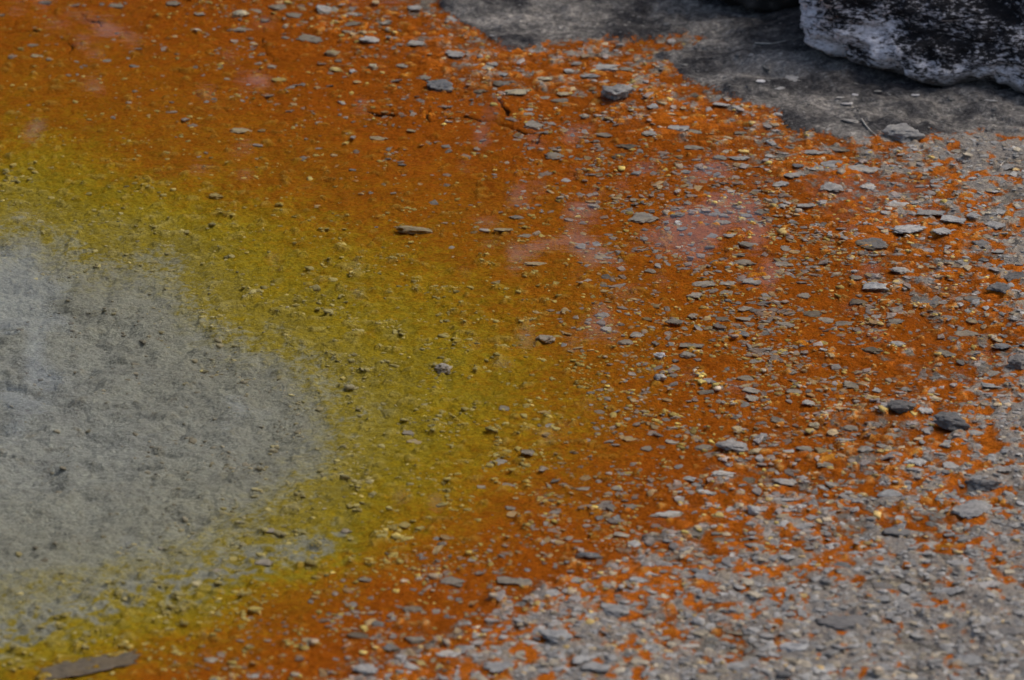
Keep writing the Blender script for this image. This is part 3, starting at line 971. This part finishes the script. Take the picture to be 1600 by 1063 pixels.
def scatter(name, tmpl, x, y, z, sx, sy, sz, yaw, tint, tilt, label, cat, smooth):
    n = len(x)
    which = RNG.integers(0, len(tmpl), n)
    vs_, fs_, cs_ = [], [], []
    base = 0
    for k, (tv, tf) in enumerate(tmpl):
        s = np.where(which == k)[0]
        if len(s) == 0:
            continue
        m = len(tv)
        P = np.repeat(tv[None], len(s), 0)
        P = P * np.stack([sx[s], sy[s], sz[s]], 1)[:, None, :]
        c, sn = np.cos(yaw[s])[:, None], np.sin(yaw[s])[:, None]
        X = P[..., 0] * c - P[..., 1] * sn
        Y = P[..., 0] * sn + P[..., 1] * c
        Z = P[..., 2] + X * tilt[s, 0][:, None] + Y * tilt[s, 1][:, None]
        P = np.stack([X + x[s][:, None], Y + y[s][:, None], Z + z[s][:, None]], -1)
        vs_.append(P.reshape(-1, 3))
        fs_.append((tf[None] + (np.arange(len(s)) * m)[:, None, None] + base).reshape(-1, 3))
        cs_.append(np.repeat(tint[s], m, 0))
        base += len(s) * m
    me = mesh_np(name, np.concatenate(vs_), np.concatenate(fs_), M_CHIP, smooth)
    a = me.attributes.new('tint', 'FLOAT_COLOR', 'POINT')
    cc = np.concatenate(cs_)
    a.data.foreach_set('color', np.concatenate([cc, np.ones((len(cc), 1))], 1).astype(np.float32).ravel())
    o = link(name, me)
    tag(o, label, cat, None, 'stuff')
    return o


def rand_ground(n):
    """uniform over the picture, so that far and near chips come at the same density to the eye"""
    px = RNG.uniform(-120, 1720, n)
    py = RNG.uniform(-60, 1120, n)
    d = np.stack([FWD.x + (px - 800) * TX, FWD.y - UP.y * (py - 531.5) * TX, FWD.z - UP.z * (py - 531.5) * TX], 1)
    k = -CAM.z / d[:, 2]
    return CAM.x + d[:, 0] * k, CAM.y + d[:, 1] * k, px, py


CH = [chip_template(i) for i in range(12)]
# grey chips
x, y, px, py = rand_ground(140000)
t = sample(TT, x, y)
s = sample(SS, x, y)
clump = fbm(x, y * 0.6, 0.16, 3, 71)
dd = dens(D_FLAKE, px, py) * np.clip(0.55 + 0.9 * clump, 0.05, 1.5)
tc = sample(TC, x, y)
dd = dd * sstep(1.25, 1.75, t)
dd = np.where((t > 2.4), np.maximum(dd, 0.65), dd)
dd = np.where((tc < 2.55) & (t > 2.3), dd * 0.40, dd)
dd = np.where(s > -0.004, 0.20, dd)
keep = RNG.uniform(0, 1, len(x)) < dd * 0.55
x, y, t, s = x[keep], y[keep], t[keep], s[keep]
mp = TX * 10.9
size = np.exp(RNG.normal(math.log(4.0), 0.52, len(x))) * mp * np.where(s > -0.004, 0.6, 1.0)           # half-width
size = np.clip(size, 1.6 * mp, 11 * mp)
free = np.ones(len(x), bool)
for a, b, c, e_ in PLACED:
    free &= ~(((x - a) / (c + 0.006)) ** 2 + ((y - b) / (e_ + 0.010)) ** 2 < 1)
x, y, t, s, size = x[free], y[free], t[free], s[free], size[free]
n = len(x)
g = np.exp(RNG.normal(math.log(0.25), 0.20, n)) * np.where(s > -0.004, 0.6, 1.0)
tint = np.stack([g * 1.01, g, g * 0.97], 1)
tan = RNG.uniform(0, 1, n) < np.where(s < 0, np.where((t < 2.35) & (size < 5.0 * mp), 0.62, 0.24), 0)
dry = sstep(2.2, 2.7, t[tan])
tint[tan] = np.stack([g[tan] * (1.55 - 0.3 * dry), g[tan] * (1.18 - 0.08 * dry), g[tan] * (0.62 + 0.22 * dry)], 1)
# chips lying under water are overgrown by the mat around them
MATC = np.stack([np.interp(t, [0, 0.6, 1.3, 1.7, 2.4], [.30, .33, .38, .40, .42]), np.interp(t, [0, 0.6, 1.3, 1.7, 2.4], [.28, .26, .24, .17, .15]), np.interp(t, [0, 0.6, 1.3, 1.7, 2.4], [.22, .07, .04, .035, .035])], 1)
cov = (RNG.uniform(0.0, 0.75, n) * (1 - sstep(2.2, 2.75, t)) * np.where(size < 5 * mp, 1.0, 0.45))[:, None]
cov = np.where((s < -0.004)[:, None], cov, 0)
tint = tint * (1 - cov) + MATC * cov
z = sample(ZZ, x, y)
th = np.clip(size * RNG.uniform(0.14, 0.34, n), 0.0010, 0.0034)
scatter('loose_gravel', CH, x, y, z + th * 0.30, size, size * RNG.uniform(0.7, 1.7, n), th, RNG.normal(0, 0.6, n), tint, RNG.normal(0, 0.12, (n, 2)),
        'countless small grey sinter chips strewn over the bank and orange shallows', 'gravel', False)
N_GRAVEL = n

# yellowish crumbs of mat
x, y, px, py = rand_ground(150000)
t = sample(TT, x, y)
s = sample(SS, x, y)
clump = fbm(x, y * 0.6, 0.10, 3, 83)
dd = dens(D_CRUMB, px, py) * np.clip(0.40 + 1.3 * clump, 0.04, 1.6)
dd = np.where(s > -0.004, 0, dd)
dd = dd * (0.30 + 1.2 * sample(KN, x, y))
keep = RNG.uniform(0, 1, len(x)) < dd * 0.72
x, y, t = x[keep], y[keep], t[keep]
n = len(x)
size = np.clip(np.exp(RNG.normal(math.log(2.6), 0.46, n)) * mp, 1.3 * mp, 8 * mp)
ry = np.array([[.29, .26, .19], [.42, .36, .14], [.50, .38, .10], [.46, .32, .13], [.30, .26, .20]])
ti = np.clip(t + 0.15 + RNG.normal(0, 0.25, n), 0, 3.99)
i0 = ti.astype(int)
tint = ry[i0] * (1 - (ti - i0))[:, None] + ry[np.minimum(i0 + 1, 4)] * (ti - i0)[:, None]
gr = (RNG.uniform(0, 1, n) < 0.40 * sstep(1.5, 2.0, t))[:, None]
tint = np.where(gr, np.array([[.37, .30, .22]]), tint) * np.exp(RNG.normal(0, 0.22, n))[:, None]
z = sample(ZZ, x, y)
th = size * RNG.uniform(0.25, 0.55, n)
scatter('mat_crumbs', CH[:6], x, y, z + th * 0.25, size * 1.2, size * RNG.uniform(0.8, 1.6, n), th, RNG.normal(0, 0.6, n), tint, RNG.normal(0, 0.12, (n, 2)),
        'countless yellowish crumbs of microbial mat speckling the pool floor', 'mat crumbs', True)
print('stones', len(PLACED), 'chips', N_GRAVEL, 'crumbs', n, 'tris', sum(len(m.loop_triangles) or len(m.polygons) * 2 for m in bpy.data.meshes))


# ------------------------------------------------------------------ twigs
def twig(pts, rad, label):
    bm = bmesh.new()
    rings = []
    n = len(pts)
    for k, p in enumerate(pts):
        q = pts[min(k + 1, n - 1)] - pts[max(k - 1, 0)]
        q.normalize()
        a = q.cross(Vector((0, 0, 1))).normalized()
        b_ = q.cross(a)
        r = rad * (1 - 0.75 * k / (n - 1)) * (0.85 + 0.3 * random.random())
        rings.append([bm.verts.new(p + (a * math.cos(w) + b_ * math.sin(w)) * r) for w in [i * math.pi / 3 for i in range(6)]])
    for r0, r1 in zip(rings, rings[1:]):
        for i in range(6):
            bm.faces.new((r0[i], r0[(i + 1) % 6], r1[(i + 1) % 6], r1[i]))
    bm.faces.new(rings[0])
    bm.faces.new(rings[-1][::-1])
    me = bpy.data.meshes.new('twig')
    bm.to_mesh(me)
    bm.free()
    for p in me.polygons:
        p.use_smooth = True
    me.materials.append(M_TWIG)
    tag(link('twig', me), label, 'twig')


for pxs, rad, lift, label in [
        ([(1329, 170), (1335, 171), (1340, 173), (1344, 177)], 0.0024, 0.004, 'short curved white twig on the rock shelf'),
        ([(1346, 188), (1352, 197), (1360, 206), (1368, 212), (1373, 220)], 0.0030, 0.003, 'thin pale root running down to the grey rock lump'),
        ([(1562, 268), (1566, 262), (1571, 258)], 0.0026, 0.012, 'tiny pale twig sticking up from the gravel bank'),
        ([(1180, 70), (1205, 71), (1228, 66)], 0.0035, 0.004, 'straw coloured stick lying in the dark corner by the boulder')]:
    P = []
    for (a, b_) in pxs:
        p = at_bed(a, b_)
        p.z += lift
        P.append(p)
    twig(P, rad, label)

# ------------------------------------------------------------------ the wood across the pool, seen mirrored in the water
frs = random.Random(21)
OPEN = []


def opening(px, py, w, h, Y=34.0):
    """a window of sky between the trees whose mirror image falls at this place of the water"""
    g = at(px, py)
    d = (g - CAM).normalized()
    k = (Y - g.y) / d.y
    c = Vector((g.x + d.x * k, Y, -d.z * k))
    m = (Y - CAM.y) / 10.2 * TX * 10.92
    OPEN.append((c.x, c.z, w * 0.5 * m + 0.14, h * 0.5 * m + 0.12))


for w_ in [(868, 330, 165, 120), (1035, 350, 55, 95), (1125, 320, 80, 190), (1200, 310, 30, 130), (1340, 440, 70, 40), (1090, 750, 60, 80),
           (50, 45, 40, 70), (140, 95, 36, 90), (10, 500, 130, 260), (40, 720, 90, 100)]:
    opening(*w_)
tv, tf, lv, lf = [], [], [], []
for k in range(64):
    x0 = -32 + k * 1.0 + frs.uniform(-0.35, 0.35)
    y0 = 34 + frs.uniform(-1.6, 1.6)
    hgt = frs.uniform(23, 29)
    r0 = frs.uniform(0.16, 0.26)
    b0 = len(tv)
    blocked = any(abs(x0 - c[0]) < c[2] for c in OPEN)
    if not blocked:
        for lev in range(5):
            f = lev / 4
            for i in range(6):
                a = i * math.pi / 3
                rr = r0 * (1 - 0.93 * f)
                tv.append((x0 + math.cos(a) * rr + 0.1 * math.sin(f * 5 + k), y0 + math.sin(a) * rr, -0.2 + hgt * f))
        for lev in range(4):
            for i in range(6):
                tf.append((b0 + lev * 6 + i, b0 + lev * 6 + (i + 1) % 6, b0 + lev * 6 + 6 + (i + 1) % 6, b0 + lev * 6 + 6 + i))
    for j in range(1750):
        f = frs.random() ** 0.9
        zc = 0.5 + f * (hgt - 0.5)
        rad = 2.0 * (1 - 0.8 * f) + 0.3
        a = frs.uniform(0, 2 * math.pi)
        rr = rad * math.sqrt(frs.random())
        xc, yc = x0 + math.cos(a) * rr, y0 + math.sin(a) * rr
        if any(((xc - c[0]) / c[2]) ** 4 + ((zc - c[1]) / c[3]) ** 4 < 1 + frs.uniform(-0.1, 0.25) for c in OPEN):
            continue
        s_ = frs.uniform(0.24, 0.42)
        n0 = len(lv)
        a2 = a + frs.uniform(-0.5, 0.5)
        e1 = Vector((math.cos(a2), math.sin(a2), frs.uniform(-0.5, 0.1))) * s_
        e2 = Vector((-math.sin(a2), math.cos(a2), frs.uniform(-0.6, 0.6))) * s_ * 0.7
        c0 = Vector((xc, yc, zc))
        for q in (c0 - e1 - e2 * 0.6, c0 + e1 * 0.9 - e2 * 0.3, c0 + e1 * 0.5 + e2, c0 - e1 * 0.8 + e2 * 0.8):
            lv.append(q[:])
        lf.append((n0, n0 + 1, n0 + 2, n0 + 3))
fo = bpy.data.objects.new('pine_forest', None)
COL.objects.link(fo)
fo.location = (0, 34, 0)
tag(fo, 'dark pine wood across the pool seen only mirrored in the water', 'forest', None, 'stuff')
for nm, vv, ff, mm in (('trunks', tv, tf, M_BARK), ('crowns', lv, lf, M_NEEDLE)):
    arr = np.array(vv) - np.array([0, 34, 0])
    ob = link(nm, mesh_np(nm, arr, np.array(ff), mm, nm == 'trunks'), fo)
    ob['kind'] = 'stuff'
